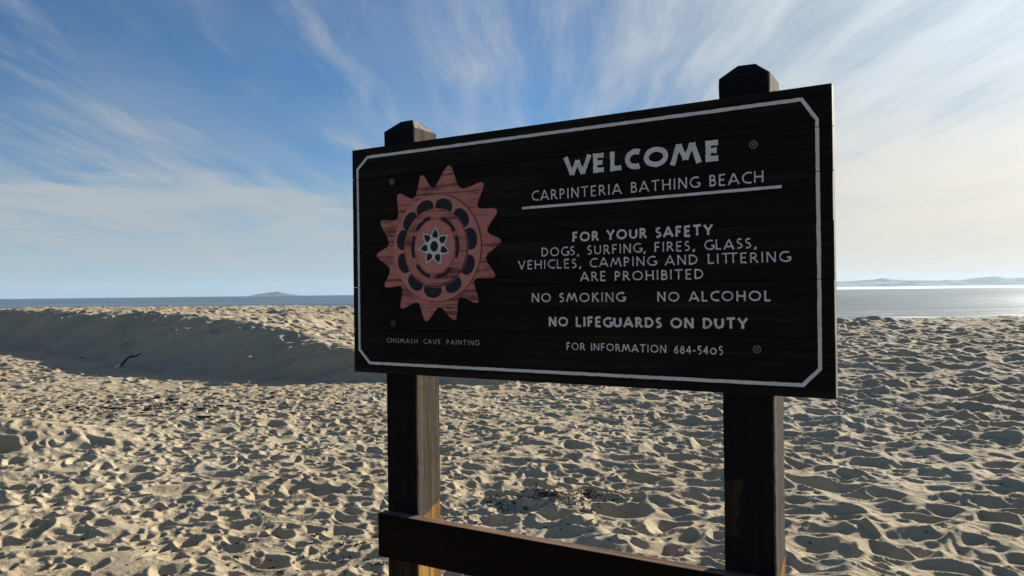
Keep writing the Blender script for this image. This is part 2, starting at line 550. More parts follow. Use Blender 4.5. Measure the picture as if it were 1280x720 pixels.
bm2 = t.n('ShaderNodeBump', None, 0, Height=sw2, Strength=0.8, Distance=0.26, Normal=bm1)
bm3 = t.n('ShaderNodeBump', None, 0, Height=sw3, Strength=0.8, Distance=0.06, Normal=bm2)
rgh = t.math('ADD', 0.20, t.math('MULTIPLY', t.sstep(t.math('ADD', t.math('MULTIPLY', band, 0.6), t.math('MULTIPLY', band2, 0.4)), 0.38, 0.62), 0.15))
fn = t.noise(t.scale(geo, (0.05, 0.55, 1)), 1.0, 5.0, 0.65)
fz = t.math('MULTIPLY', t.sstep(gyy, 92.0, 104.0), t.sstep(gyy, 150.0, 116.0))
foam = t.math('MULTIPLY', fz, t.sstep(fn, 0.54, 0.62))
wcol = t.mix(t.sstep(band2, 0.35, 0.65), (0.052, 0.092, 0.120), (0.090, 0.140, 0.165))
wcol = t.mix(t.math('MULTIPLY', foam, 0.85), wcol, (0.72, 0.75, 0.76))
rgh = t.math('ADD', rgh, t.math('MULTIPLY', foam, 0.4))
bs = t.n('ShaderNodeBsdfPrincipled', None, 0, Base_Color=wcol, Roughness=rgh, IOR=1.333, Normal=bm3)
finish(t, bs)
S = 38000.0
bm = bmesh.new()
ys_ = [28, 60, 140, 400, 1500, 6000, S]
prev = None
for yv in ys_:
    cur = [bm.verts.new((xv, yv, SEA_Z)) for xv in (-S, -3000, -300, 0, 300, 3000, S)]
    if prev:
        for k in range(6):
            bm.faces.new((prev[k], prev[k + 1], cur[k + 1], cur[k]))
    prev = cur
sea = from_bm("sea", bm, sea_m)
tag(sea, "calm blue grey sea turning silver under the sun on the right", "sea", kind="structure")

# ------------------------------------------------------------------ far islands
isl_m, t = new_mat("island_scrub")
geo = t.n('ShaderNodeNewGeometry', None, 0)
ni = t.noise(geo, 0.004, 5.0, 0.6)
bs = t.n('ShaderNodeBsdfPrincipled', None, 0, Base_Color=t.mix(ni, (0.07, 0.075, 0.045), (0.16, 0.13, 0.09)), Roughness=1.0)
finish(t, bs)


def island(name, dist, prof, depth, seed, label):
    """prof: (sideways metres, height) along the crest"""
    pxs = np.array([p[0] for p in prof], float)
    phs = np.array([p[1] for p in prof], float)
    n = 260
    X = np.linspace(pxs[0], pxs[-1], n)
    Hc = np.interp(X, pxs, phs)
    kern = np.ones(5) / 5
    Hc = np.convolve(np.pad(Hc, 2, mode='edge'), kern, 'valid')
    K = 41
    V = []
    for q in range(K):
        s = -1 + 2 * q / (K - 1)
        wv = (1 - abs(s)) ** 1.15
        yy = dist + s * depth + 0.12 * depth * fbm(X * 0.0006, X * 0 + q * 0.15, seed, 3)
        zz = Hc * wv * (1 + (0.8 * (1 - wv)) * fbm(X * 0.0011, X * 0 + q * 0.22, seed + 5, 4))
        V.append(np.stack([X, yy, SEA_Z - 1.0 + np.maximum(zz, 0)], 1))
    V = np.concatenate(V)
    i = np.arange(K - 1)[:, None] * n
    j = np.arange(n - 1)[None, :]
    Q = np.stack([i + j, i + j + 1, i + n + j + 1, i + n + j], -1).reshape(-1, 4)
    o = link(name, np_mesh(name, V, Q, isl_m, smooth=False))
    return tag(o, label, "island", kind="structure")


D1 = 30000.0
k1 = D1 / 925.4
prof1 = [(x * k1, h * k1) for x, h in
         [(250, 0), (290, 5), (340, 8), (380, 9.5), (405, 9.8), (425, 10.3), (440, 11.5), (454, 11.7), (465, 14.2), (472, 12.4), (486, 11.2),
          (500, 10.4), (520, 10.3), (531, 9.5), (541, 11), (551, 9.4), (566, 11), (578, 12.6), (592, 13.4), (605, 14.5), (617, 11.6), (624, 11.5),
          (634, 12.3), (650, 12), (680, 14), (720, 17), (760, 12), (800, 8), (850, 0)]]
island("island", D1, prof1, 2600, 301, "long low hazy blue island ridge on the horizon right of the sign")
D2 = 25000.0
k2 = D2 / 925.4
prof2 = [(x * k2, h * k2) for x, h in
         [(-329, 0), (-325, .9), (-317, 3.0), (-312, 3.3), (-307, 3.7), (-303, 4.6), (-299, 4.4), (-295, 5.4), (-290, 4.9), (-287, 3.6), (-281, 2.6), (-276, 2.0), (-270, .9), (-262, 0)]]
island("island", D2, prof2, 500, 401, "small hazy blue island on the horizon left of the sign")

# ------------------------------------------------------------------ air
hz, t = new_mat("sea_haze")
vol = t.n('ShaderNodeVolumePrincipled', None, 0, Density=1.35e-5)
t.last.inputs['Color'].default_value = (0.58, 0.79, 1.0, 1)
t.last.inputs['Anisotropy'].default_value = 0.2
t.nt.links.new(vol, t.nt.nodes.new('ShaderNodeOutputMaterial').inputs[1])
bm = bmesh.new()
add_box(bm, (-39000, -4000, -6.0), (39000, 39000, 650.0))
haze = from_bm("haze", bm, hz)
tag(haze, "thin pale sea haze between the beach and the islands", "haze", kind="stuff")

fg, t = new_mat("sea_fog")
vol = t.n('ShaderNodeVolumePrincipled', None, 0, Density=1.7e-4)
t.last.inputs['Color'].default_value = (0.97, 0.98, 1.0, 1)
t.last.inputs['Anisotropy'].default_value = 0.5
t.nt.links.new(vol, t.nt.nodes.new('ShaderNodeOutputMaterial').inputs[1])
bm = bmesh.new()
add_box(bm, (6500, 23500, SEA_Z + 0.5), (27500, 26500, 72.0))
tag(from_bm("fog_bank", bm, fg), "bright strip of low sea fog in front of the long island", "fog", kind="stuff")

# ------------------------------------------------------------------ wood materials
def wood(name, dark, light, axis, thr=(0.45, 0.75), rough=0.75, bump=0.5, fine=1.0, extra=None):
    mt, t = new_mat(name)
    co = t.n('ShaderNodeTexCoord', None, 3)
    s = {'x': (1.2, 38, 38), 'z': (38, 38, 1.2)}[axis]
    s2 = {'x': (5, 190, 190), 'z': (190, 190, 5)}[axis]
    g1 = t.noise(t.scale(co, s), fine, 5.0, 0.6, 0.3)
    g2 = t.noise(t.scale(co, s2), fine, 3.0, 0.6)
    pt = t.noise(co, 4.0, 4.0, 0.6)
    v = t.math('ADD', t.math('MULTIPLY', g1, 0.6), t.math('ADD', t.math('MULTIPLY', g2, 0.25), t.math('MULTIPLY', pt, 0.3)))
    col = t.mix(t.sstep(v, *thr), dark, light)
    if extra:
        col = extra(t, co, col, g1, g2)
    b = t.n('ShaderNodeBump', None, 0, Height=t.math('ADD', t.math('MULTIPLY', g1, 0.6), t.math('MULTIPLY', g2, 0.6)), Strength=bump, Distance=0.004)
    bs = t.n('ShaderNodeBsdfPrincipled', None, 0, Base_Color=col, Roughness=rough, Normal=b)
    t.last.inputs['Specular IOR Level'].default_value = 0.06
    finish(t, bs)
    return mt


board_m = wood("black_stained_boards", (0.0060, 0.0055, 0.0053), (0.033, 0.024, 0.018), 'x', (0.50, 0.92), 0.72, 0.45)
board_end_m = wood("weathered_end_grain", (0.16, 0.13, 0.10), (0.42, 0.37, 0.31), 'z')
rail_m = wood("red_brown_stained_rail", (0.0042, 0.0018, 0.0015), (0.016, 0.0055, 0.0038), 'x', (0.5, 0.85), 0.7, 0.5)
rail_top_m = wood("sunlit_rail_top", (0.10, 0.055, 0.035), (0.30, 0.19, 0.13), 'x')  # lighter brown paints the grazing sun onto the rail's top face


def bare_foot(patch, bare_cols=((0.017, 0.010, 0.007), (0.042, 0.025, 0.015))):  # default bare wood tone has the front's shade painted in
    """stain worn off low on the post, ending in a slanting line; bare wood below"""
    def f(t, co, col, g1, g2):
        x, y, z = t.sep(co)
        zb = t.math('ADD', t.math('MULTIPLY', t.math('SUBTRACT', t.math('ADD', y, 0.07), t.math('SUBTRACT', x, 0.07)), 0.40), 0.785)
        zb = t.math('ADD', zb, t.math('MULTIPLY', t.math('SUBTRACT', g1, 0.5), 0.03))
        mk = t.sstep(t.math('SUBTRACT', zb, z), -0.002, 0.004)
        if patch:
            n = t.noise(t.scale(co, (18, 18, 7)), 1.0, 4.0, 0.6)
            n = t.math('MULTIPLY', t.math('SUBTRACT', n, 0.5), 0.11)
            ex = t.math('ADD', t.math('ADD', x, 0.022), n)
            ez = t.math('ABSOLUTE', t.math('SUBTRACT', z, 0.985))
            pm = t.math('MULTIPLY', t.sstep(ex, 0.004, -0.004), t.sstep(t.math('ADD', ez, n), 0.088, 0.078))
            pm = t.math('MULTIPLY', pm, t.sstep(y, -0.06, -0.066))
            mk = t.math('MAXIMUM', mk, pm)
        bare = t.mix(t.sstep(g1, 0.38, 0.66), *bare_cols)
        return t.mix(mk, col, bare)
    return f


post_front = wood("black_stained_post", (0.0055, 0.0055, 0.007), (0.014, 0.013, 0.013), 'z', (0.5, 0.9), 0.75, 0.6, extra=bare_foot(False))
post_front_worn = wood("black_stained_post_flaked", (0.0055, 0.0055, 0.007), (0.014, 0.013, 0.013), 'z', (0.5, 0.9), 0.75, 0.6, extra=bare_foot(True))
post_side = wood("grey_weathered_post_side", (0.042, 0.033, 0.026), (0.165, 0.138, 0.110), 'z', (0.36, 0.84), 0.9, 0.9, extra=bare_foot(False, ((0.24, 0.125, 0.035), (0.55, 0.33, 0.085))))  # bare foot painted sunlit gold here, shade-dark on the front
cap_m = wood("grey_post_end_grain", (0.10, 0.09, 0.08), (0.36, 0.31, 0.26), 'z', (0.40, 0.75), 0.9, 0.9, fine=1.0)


def paint(name, col, wear, wear_col=(0.012, 0.010, 0.009), streak=(3, 60, 90), amt=0.9, rough=0.7):
    mt, t = new_mat(name)
    co = t.n('ShaderNodeTexCoord', None, 3)
    g = t.noise(t.scale(co, streak), 1.0, 5.0, 0.65, 0.2)
    p = t.noise(co, 9.0, 3.0, 0.5)
    v = t.math('ADD', t.math('MULTIPLY', g, 0.75), t.math('MULTIPLY', p, 0.35))
    mk = t.math('MULTIPLY', t.sstep(v, wear, wear + 0.09), amt)
    c2 = tuple(c * 0.86 for c in col)
    c = t.mix(t.sstep(t.noise(co, 30.0, 3.0), 0.35, 0.7), col, c2)
    c = t.mix(mk, c, wear_col)
    b = t.n('ShaderNodeBump', None, 0, Height=g, Strength=0.35, Distance=0.002)
    bs = t.n('ShaderNodeBsdfPrincipled', None, 0, Base_Color=c, Roughness=rough, Normal=b)
    t.last.inputs['Specular IOR Level'].default_value = 0.3
    finish(t, bs)
    return mt


letter_m = paint("grey_white_paint", (0.54, 0.55, 0.55), 0.645, amt=0.75)
caption_m = paint("dull_grey_paint", (0.33, 0.33, 0.33), 0.64, amt=0.75)
faint_m = paint("faded_grey_paint", (0.05, 0.048, 0.046), 0.8)
pink_m = paint("worn_pink_paint", (0.40, 0.145, 0.120), 0.545, (0.085, 0.025, 0.021), amt=0.85)
disc_m = paint("pink_paint", (0.43, 0.170, 0.145), 0.66, (0.15, 0.055, 0.05), amt=0.6)
groove_shade_m = paint("dark_red_groove_shade", (0.075, 0.028, 0.024), 0.7)  # dark rings painting the shadow of the carved grooves
navy_m = paint("dark_blue_paint", (0.0065, 0.0075, 0.015), 0.75)
bolt_m, t = new_mat("weathered_bolt")
co = t.n('ShaderNodeTexCoord', None, 3)
bs = t.n('ShaderNodeBsdfPrincipled', None, 0, Base_Color=t.mix(t.noise(co, 160.0, 3.0), (0.06, 0.057, 0.052), (0.15, 0.14, 0.13)), Roughness=0.7, Metallic=0.0)
finish(t, bs)

# ------------------------------------------------------------------ the sign
UC, ZT = 0.82, EYE + 0.5341
sign = bpy.data.objects.new("beach_sign", None)
C.objects.link(sign)
sign.location = (-0.5857 + UC * math.cos(0.5268), 2.7364 - UC * math.sin(0.5268), 0.0)
sign.rotation_euler = (0, 0, -0.5268)
sign.empty_display_size = 0.3
tag(sign, "black wooden welcome sign with grey lettering and pink sun emblem on two posts", "sign")
BW, BH, BT = 1.6415, 0.8184, 0.045


def L(u, v, off=0.0):
    return Vector((u - UC, -off, ZT - v))


rnd = random.Random(3)
bm = bmesh.new()
end_fn = lambda f: 1 if f.normal.x > 0.6 else 0
cuts = [0, 0.1105, 0.2256, 0.3560, 0.5068, 0.6600, BH]
for a, b in zip(cuts[:-1], cuts[1:]):
    dy = rnd.uniform(-0.0005, 0.0005)
    add_box(bm, (-UC, dy, ZT - b + (0.0016 if b < 0.12 else 0.0005)), (BW - UC + rnd.uniform(-0.0012, 0.0008), 0.024, ZT - a - 0.0003), 0.0009, end_fn)
add_box(bm, (-UC + 0.002, 0.0242, ZT - BH + 0.001), (BW - UC - 0.001, BT - 0.0005, ZT - 0.001), 0.001, end_fn)
board = from_bm("board", bm, [board_m, board_end_m], sign)


def make_post(u0, mt_front, ztop):
    s = 0.07
    bm = bmesh.new()
    zs = ztop - 0.040
    rows = [(-0.45, 1.0)] + [(0.2 + q * (zs - 0.2) / 110, 1.0) for q in range(111)] + [(ztop, 0.36)]
    rng = random.Random(int(u0 * 100))
    prevs = None
    bev = 0.004
    rings = []
    for z, k in rows:
        h = s * k
        b = bev if k == 1.0 else 0.001
        ring = [(-h + b, -h), (h - b, -h), (h, -h + b), (h, h - b), (h - b, h), (-h + b, h), (-h, h - b), (-h, -h + b)]
        jj_ = 0.0009 if k == 1.0 else 0.002
        rings.append([bm.verts.new((x + rng.uniform(-jj_, jj_), y + rng.uniform(-jj_, jj_), z + (rng.uniform(-0.002, 0.002) if k < 1 else 0))) for x, y in ring])
    for r0, r1 in zip(rings[:-1], rings[1:]):
        for k in range(8):
            bm.faces.new((r0[k], r0[(k + 1) % 8], r1[(k + 1) % 8], r1[k]))
    bm.faces.new(rings[-1])
    bm.faces.new(rings[0][::-1])
    bm.normal_update()
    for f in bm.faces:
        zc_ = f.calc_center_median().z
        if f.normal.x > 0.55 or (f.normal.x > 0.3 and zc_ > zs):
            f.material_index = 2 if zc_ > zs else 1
    return from_bm("post", bm, [mt_front, post_side, cap_m], sign, (u0 + s - UC, BT + s, 0))


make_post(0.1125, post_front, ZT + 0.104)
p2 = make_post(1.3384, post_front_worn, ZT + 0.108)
p2['label'] = "right post with a brown flaked patch low on its face"

bm = bmesh.new()
add_box(bm, (0.1056 - UC, 0.0, ZT - 1.480), (1.497 - UC, BT - 0.001, ZT - 1.3235), 0.004, lambda f: 1 if f.normal.z > 0.6 else 0, 2)
rail = from_bm("rail", bm, [rail_m, rail_top_m], sign)

# painted border line, broken where the boards meet
def strip(bm, pts, hw, z, jit=0.0, closed=False, rng=rnd, flare=0.0):
    """flat ribbon along 2-D points (u, v), lying z metres in front of the board"""
    n = len(pts)
    lefts, rights = [], []
    for k in range(n):
        a = Vector(pts[(k - 1) % n] if (closed or k > 0) else pts[k])
        c = Vector(pts[k])
        b = Vector(pts[(k + 1) % n] if (closed or k < n - 1) else pts[k])
        d1 = (c - a).normalized() if (c - a).length > 1e-9 else None
        d2 = (b - c).normalized() if (b - c).length > 1e-9 else None
        d1 = d1 or d2
        d2 = d2 or d1
        tng = (d1 + d2).normalized()
        nrm = Vector((-tng.y, tng.x))
        cosv = max(0.5, nrm.dot(Vector((-d1.y, d1.x))))
        e = 0.0
        if flare and not closed:
            s = k / (n - 1)
            e = flare * (abs(2 * s - 1) ** 2)
        w_ = hw * (1 + e) / cosv
        lefts.append(c + nrm * (w_ + rng.uniform(-jit, jit)))
        rights.append(c - nrm * (w_ + rng.uniform(-jit, jit)))
    lv = [bm.verts.new(L(p.x, p.y, z)) for p in lefts]
    rv = [bm.verts.new(L(p.x, p.y, z)) for p in rights]
    for k in range(n if closed else n - 1):
        k2_ = (k + 1) % n
        f = bm.faces.new((lv[k], lv[k2_], rv[k2_], rv[k]))
        f.normal_update()
        if f.normal.y > 0:
            f.normal_flip()


def densify(pts, step):
    out = [pts[0]]
    for a, b in zip(pts[:-1], pts[1:]):
        n = max(1, int(math.hypot(b[0] - a[0], b[1] - a[1]) / step))
        for q in range(1, n + 1):
            out.append((a[0] + (b[0] - a[0]) * q / n, a[1] + (b[1] - a[1]) * q / n))
    return out


bm = bmesh.new()
l_, r_, t_, b_ = 0.0255, 1.6045, 0.0325, 0.7855
runs = [
    [(l_, 0.1095), (l_, 0.074), (0.074, t_), (1.567, t_), (r_, 0.090), (r_, 0.1095)],
    [(r_, 0.1115), (r_, 0.2246)], [(r_, 0.2266), (r_, 0.5058)],
    [(r_, 0.5078), (r_ - 0.001, 0.741), (1.561, b_), (0.0755, b_ - 0.003), (l_ + 0.002, 0.735), (l_ + 0.002, 0.5078)],
    [(l_ + 0.002, 0.5058), (l_ + 0.001, 0.2266)], [(l_ + 0.001, 0.2246), (l_, 0.1115)]]
for run in runs:
    strip(bm, densify(run, 0.014), 0.0049, 0.0012, 0.0006)
from_bm("border_line", bm, letter_m, board)

# lettering: hand-cut capitals drawn as strokes
def arc(cx, cy, rx, ry, a0, a1, n=14):
    return [(cx + rx * math.cos(R(a0 + (a1 - a0) * k / n)), cy + ry * math.sin(R(a0 + (a1 - a0) * k / n))) for k in range(n + 1)]


GL = {
    'A': (0.80, [[(0.0, 0), (0.40, 1.0)], [(0.40, 1.0), (0.80, 0)], [(0.17, 0.30), (0.63, 0.30)]]),
    'B': (0.50, [[(0.06, 0), (0.06, 1)], [(0.06, 0.97), (0.26, 0.97)] + arc(0.26, 0.76, 0.17, 0.20, 80, -80, 8) + [(0.06, 0.53)],
                 [(0.06, 0.52), (0.28, 0.52)] + arc(0.28, 0.27, 0.21, 0.24, 75, -80, 9) + [(0.06, 0.02)]]),
    'C': (0.64, [arc(0.50, 0.5, 0.46, 0.48, 62, 296, 18)]),
    'D': (0.70, [[(0.06, 0), (0.06, 1)], [(0.06, 0.97), (0.22, 0.96)] + arc(0.22, 0.5, 0.44, 0.47, 80, -80, 14) + [(0.06, 0.03)]]),
    'E': (0.50, [[(0.06, 0), (0.06, 1)], [(0.06, 0.96), (0.48, 0.98)], [(0.06, 0.51), (0.42, 0.52)], [(0.06, 0.04), (0.48, 0.03)]]),
    'F': (0.48, [[(0.06, 0), (0.06, 1)], [(0.06, 0.96), (0.47, 0.98)], [(0.06, 0.50), (0.40, 0.51)]]),
    'G': (0.70, [arc(0.48, 0.5, 0.44, 0.48, 58, 318, 18), [(0.80, 0.16), (0.80, 0.42)], [(0.86, 0.42), (0.58, 0.42)]]),
    'H': (0.72, [[(0.06, 0), (0.06, 1)], [(0.66, 0), (0.66, 1)], [(0.06, 0.5), (0.66, 0.5)]]),
    'I': (0.14, [[(0.07, 0), (0.07, 1)]]),
    'K': (0.60, [[(0.06, 0), (0.06, 1)], [(0.08, 0.47), (0.54, 1.0)], [(0.20, 0.58), (0.60, 0.0)]]),
    'L': (0.48, [[(0.06, 0), (0.06, 1)], [(0.06, 0.04), (0.47, 0.04)]]),
    'M': (0.98, [[(0.0, 0), (0.24, 0.98)], [(0.24, 0.98), (0.49, 0.22)], [(0.49, 0.22), (0.74, 0.98)], [(0.74, 0.98), (0.98, 0)]]),
    'N': (0.70, [[(0.05, 0), (0.05, 1)], [(0.05, 0.98), (0.65, 0.02)], [(0.65, 0.0), (0.65, 1)]]),
    'O': (0.94, [arc(0.47, 0.5, 0.42, 0.47, 90, 450, 22)]),
    'P': (0.50, [[(0.06, 0), (0.06, 1)], [(0.06, 0.97), (0.24, 0.96)] + arc(0.24, 0.71, 0.20, 0.25, 80, -80, 10) + [(0.06, 0.44)]]),
    'R': (0.60, [[(0.06, 0), (0.06, 1)], [(0.06, 0.97), (0.26, 0.96)] + arc(0.26, 0.72, 0.19, 0.24, 80, -80, 10) + [(0.12, 0.47)], [(0.24, 0.50), (0.60, 0.0)]]),
    'S': (0.46, [arc(0.26, 0.745, 0.19, 0.235, 48, 235, 9) + [(0.24, 0.53)] + arc(0.20, 0.265, 0.22, 0.245, 50, -125, 10)]),
    'T': (0.66, [[(0.33, 0), (0.33, 1)], [(0.0, 0.95), (0.66, 0.98)]]),
    '=': (1.20, [[(0.33, 0), (0.33, 1)], [(0.90, 0), (0.90, 1)], [(0.0, 0.95), (1.22, 0.98)]]),     # joined double T
    'U': (0.70, [[(0.06, 1), (0.06, 0.42)] + arc(0.35, 0.36, 0.29, 0.33, 180, 360, 12) + [(0.64, 0.42), (0.64, 1)]]),
    'V': (0.72, [[(0.0, 1), (0.36, 0)], [(0.36, 0), (0.72, 1)]]),
    'W': (1.06, [[(0.0, 0.98), (0.30, 0.03)], [(0.30, 0.03), (0.53, 0.75)], [(0.53, 0.75), (0.77, 0.03)], [(0.77, 0.03), (1.06, 0.98)]]),
    'Y': (0.68, [[(0.34, 0), (0.34, 0.48)], [(0.34, 0.46), (0.0, 1)], [(0.34, 0.46), (0.68, 1)]]),
    '6': (0.56, [[(0.48, 0.98), (0.28, 0.80), (0.13, 0.52), (0.08, 0.32)], arc(0.29, 0.28, 0.21, 0.27, 90, 450, 14)]),
    '8': (0.54, [arc(0.27, 0.74, 0.17, 0.22, 90, 450, 14), arc(0.27, 0.27, 0.22, 0.26, 90, 450, 14)]),
    '4': (0.58, [[(0.42, 0), (0.42, 1)], [(0.42, 0.98), (0.02, 0.32)], [(0.02, 0.32), (0.58, 0.32)]]),
    '-': (0.34, [[(0.02, 0.42), (0.32, 0.42)]]),
    '5': (0.48, [[(0.12, 0.98), (0.46, 1.0)], [(0.13, 0.98), (0.11, 0.62)], [(0.11, 0.60), (0.24, 0.62)] + arc(0.22, 0.30, 0.22, 0.31, 75, -110, 10)]),
    '0': (0.80, [arc(0.40, 0.40, 0.34, 0.38, 90, 450, 20)]),
    ',': (0.20, [[(0.16, 0.14), (0.05, -0.14)]]),
    ':': (0.14, [[(0.07, 0.10), (0.07, 0.20)], [(0.07, 0.55), (0.07, 0.65)]]),
    ' ': (0.40, []),
}


def lettering(text, u0, u1, vt, vb, weight, gap=0.17, mat=letter_m, space=0.42, jit=0.0005):
    """one line between u0 and u1; weight is stroke width over letter height"""
    h = vb - vt
    adv = []
    x = 0.0
    for ch in text:
        wd = space if ch == ' ' else GL[ch][0]
        adv.append(x)
        x += wd + (gap + (weight * 0.55 if ch != ' ' else 0))
    total = x - gap - weight * 0.55
    kx = (u1 - u0) / total
    bm = bmesh.new()
    q = 0
    hw0 = weight * h * 0.5
    for ch, ax in zip(text, adv):
        dvv = rnd.uniform(-0.02, 0.02) * h
        for st in GL[ch][1]:
            hw = hw0 * rnd.uniform(0.92, 1.10)
            ins = min(0.5 * weight, 0.3)
            pts = [(u0 + (ax + p[0]) * kx, vb + dvv - (ins * 0.5 + p[1] * (1 - ins)) * h if len(st) > 2 else vb + dvv - p[1] * h) for p in st]
            pts = densify(pts, 0.006)
            closed = (st[0][0] - st[-1][0]) ** 2 + (st[0][1] - st[-1][1]) ** 2 < 1e-6
            if closed:
                pts = pts[:-1]
            if ch == ',':
                hw *= 1.2
            strip(bm, pts, hw, 0.0011 + 0.00005 * (q % 5), jit, closed, rnd, 0.0 if closed else 0.28)
            q += 1
    o = from_bm("lettering", bm, mat, board)
    return o


def word(text, spans, vt, vb, weight):
    """letters placed one by one"""
    bm = bmesh.new()
    q = 0
    h = vb - vt
    for ch, (a, b) in zip(text, spans):
        wd, sts = GL[ch]
        hw = weight * h * 0.5
        xs_ = [p[0] for s in sts for p in s]
        lo, hi = min(xs_), max(xs_)
        for st in sts:
            pts = []
            for p in st:
                uu = a + hw + (p[0] - lo) / (hi - lo) * (b - a - 2 * hw)
                vv = vb - hw * 0.9 - p[1] * (h - 1.8 * hw) if (len(st) > 2 or abs(st[0][1] - st[1][1]) < 0.2) else vb - p[1] * h
                pts.append((uu, vv))
            pts = densify(pts, 0.005)
            closed = (st[0][0] - st[-1][0]) ** 2 + (st[0][1] - st[-1][1]) ** 2 < 1e-6
            if closed:
                pts = pts[:-1]
            strip(bm, pts, hw * rnd.uniform(0.95, 1.08), 0.0011 + 0.00005 * (q % 5), 0.0007, closed, rnd, 0.0 if closed else 0.16)
            q += 1
    return from_bm("lettering", bm, letter_m, board)


word("WELCOME", [(0.868, 0.963), (0.969, 1.010), (1.0245, 1.0665), (1.072, 1.124), (1.131, 1.203), (1.209, 1.300), (1.312, 1.354)], 0.1135, 0.1725, 0.235)
lettering("CARPINTERIA BATHING BEACH", 0.7555, 1.468, 0.211, 0.242, 0.115, 0.20)
bm = bmesh.new()
strip(bm, densify([(0.7190, 0.2623), (1.1, 0.2612), (1.5144, 0.2580)], 0.02), 0.0040, 0.0012, 0.0004)
from_bm("underline", bm, letter_m, board)
lettering("FOR YOUR SAFETY", 0.8975, 1.3275, 0.349, 0.3775, 0.20, 0.17)
lettering("DOGS, SURFING, FIRES, GLASS,", 0.788, 1.447, 0.392, 0.4195, 0.125, 0.19)
lettering("VEHICLES, CAMPING AND LI=ERING", 0.703, 1.530, 0.431, 0.4585, 0.125, 0.19)
lettering("ARE PROHIBITED", 0.922, 1.3, 0.4725, 0.5003, 0.135, 0.19)
lettering("NO SMOKING", 0.7515, 1.063, 0.536, 0.5635, 0.155, 0.17)
lettering("NO ALCOHOL", 1.1665, 1.482, 0.5355, 0.5630, 0.155, 0.19)
lettering("NO LIFEGUARDS ON DUTY", 0.812, 1.419, 0.6105, 0.6390, 0.215, 0.16)
lettering("FOR INFORMATION", 0.8715, 1.190, 0.6895, 0.7118, 0.135, 0.17)
lettering(":", 1.1965, 1.2005, 0.6900, 0.7118, 0.15, 0.17, faint_m)
lettering("684-5405", 1.2135, 1.352, 0.6900, 0.7122, 0.135, 0.16)
lettering("CHUMASH CAVE PAINTING", 0.1565, 0.548, 0.6905, 0.7062, 0.125, 0.24, caption_m, space=0.75)

# bolts
def bolt(u, v, r, faint=False):
    bm = bmesh.new()
    prof = [(0.0, 0.0010), (0.32, 0.0012), (0.42, 0.0006), (0.62, 0.0006), (0.70, 0.0022), (0.92, 0.0022), (1.0, 0.0002)]
    n = 20
    rings = []
    for k, (pr_, hh) in enumerate(prof):
        if k == 0:
            rings.append([bm.verts.new(L(u, v, hh + 0.0008))])
        else:
            rings.append([bm.verts.new(L(u + r * pr_ * math.cos(2 * math.pi * q / n), v + r * pr_ * math.sin(2 * math.pi * q / n), hh + 0.0008)) for q in range(n)])
    for q in range(n):
        bm.faces.new((rings[0][0], rings[1][q], rings[1][(q + 1) % n]))
    for r0, r1 in zip(rings[1:-1], rings[2:]):
        for q in range(n):
            bm.faces.new((r0[q], r1[q], r1[(q + 1) % n], r0[(q + 1) % n]))
    bmesh.ops.recalc_face_normals(bm, faces=bm.faces[:])
    for f in bm.faces:
        rr_ = ((f.calc_center_median() - L(u, v)).x ** 2 + (f.calc_center_median() - L(u, v)).z ** 2) ** 0.5 / r
        f.material_index = 1 if 0.64 < rr_ < 0.98 or rr_ < 0.3 else 0
    from_bm("bolt", bm, [navy_m, faint_m if faint else bolt_m], board, smooth=False)


for u, v in ((0.1873, 0.1317), (1.4424, 0.1380), (1.4450, 0.6941), (0.1861, 0.6369)):
    bolt(u, v, 0.0115, u < 0.5 and v > 0.5)

# sun emblem
TIPS = [(0.4389, 0.0854), (0.5835, 0.1624), (0.6344, 0.2568), (0.6489, 0.3621), (0.625, 0.4839), (0.5559, 0.5709), (0.458, 0.634),
        (0.3324, 0.637), (0.219, 0.5898), (0.1441, 0.5102), (0.1068, 0.3913), (0.1272, 0.2643), (0.2115, 0.1708), (0.321, 0.1113)]
VALS = [(0.4856, 0.1756), (0.552, 0.2441), (0.5907, 0.3278), (0.5842, 0.4162), (0.5373, 0.4904), (0.4761, 0.551), (0.391, 0.5837),
        (0.2969, 0.5676), (0.2275, 0.5113), (0.1715, 0.4452), (0.169, 0.3551), (0.2103, 0.2641), (0.2853, 0.1954), (0.3694, 0.1661)]
EC = Vector((0.380, 0.3755))


def slab(name, outline, z0, z1, mat, inner=None):
    """raised flat shape with side walls; outline in board (u, v)"""
    bm = bmesh.new()
    n = len(outline)
    top = [bm.verts.new(L(p[0], p[1], z1)) for p in outline]
    bot = [bm.verts.new(L(p[0], p[1], z0)) for p in outline]
    for k in range(n):
        bm.faces.new((top[k], top[(k + 1) % n], bot[(k + 1) % n], bot[k]))
    if inner:
        it = [bm.verts.new(L(p[0], p[1], z1)) for p in inner]
        ib = [bm.verts.new(L(p[0], p[1], z0)) for p in inner]
        for k in range(n):
            bm.faces.new((top[k], it[k], it[(k + 1) % n], top[(k + 1) % n]))
            bm.faces.new((it[k], ib[k], ib[(k + 1) % n], it[(k + 1) % n]))
    else:
        c = bm.verts.new(L(sum(p[0] for p in outline) / n, sum(p[1] for p in outline) / n, z1))
        for k in range(n):
            bm.faces.new((c, top[k], top[(k + 1) % n]))
    bmesh.ops.recalc_face_normals(bm, faces=bm.faces[:])
    return bm


pts = []
n14 = len(TIPS)


def polar(p):
    d_ = Vector(p) - EC
    return d_.length, math.atan2(d_.y, d_.x)


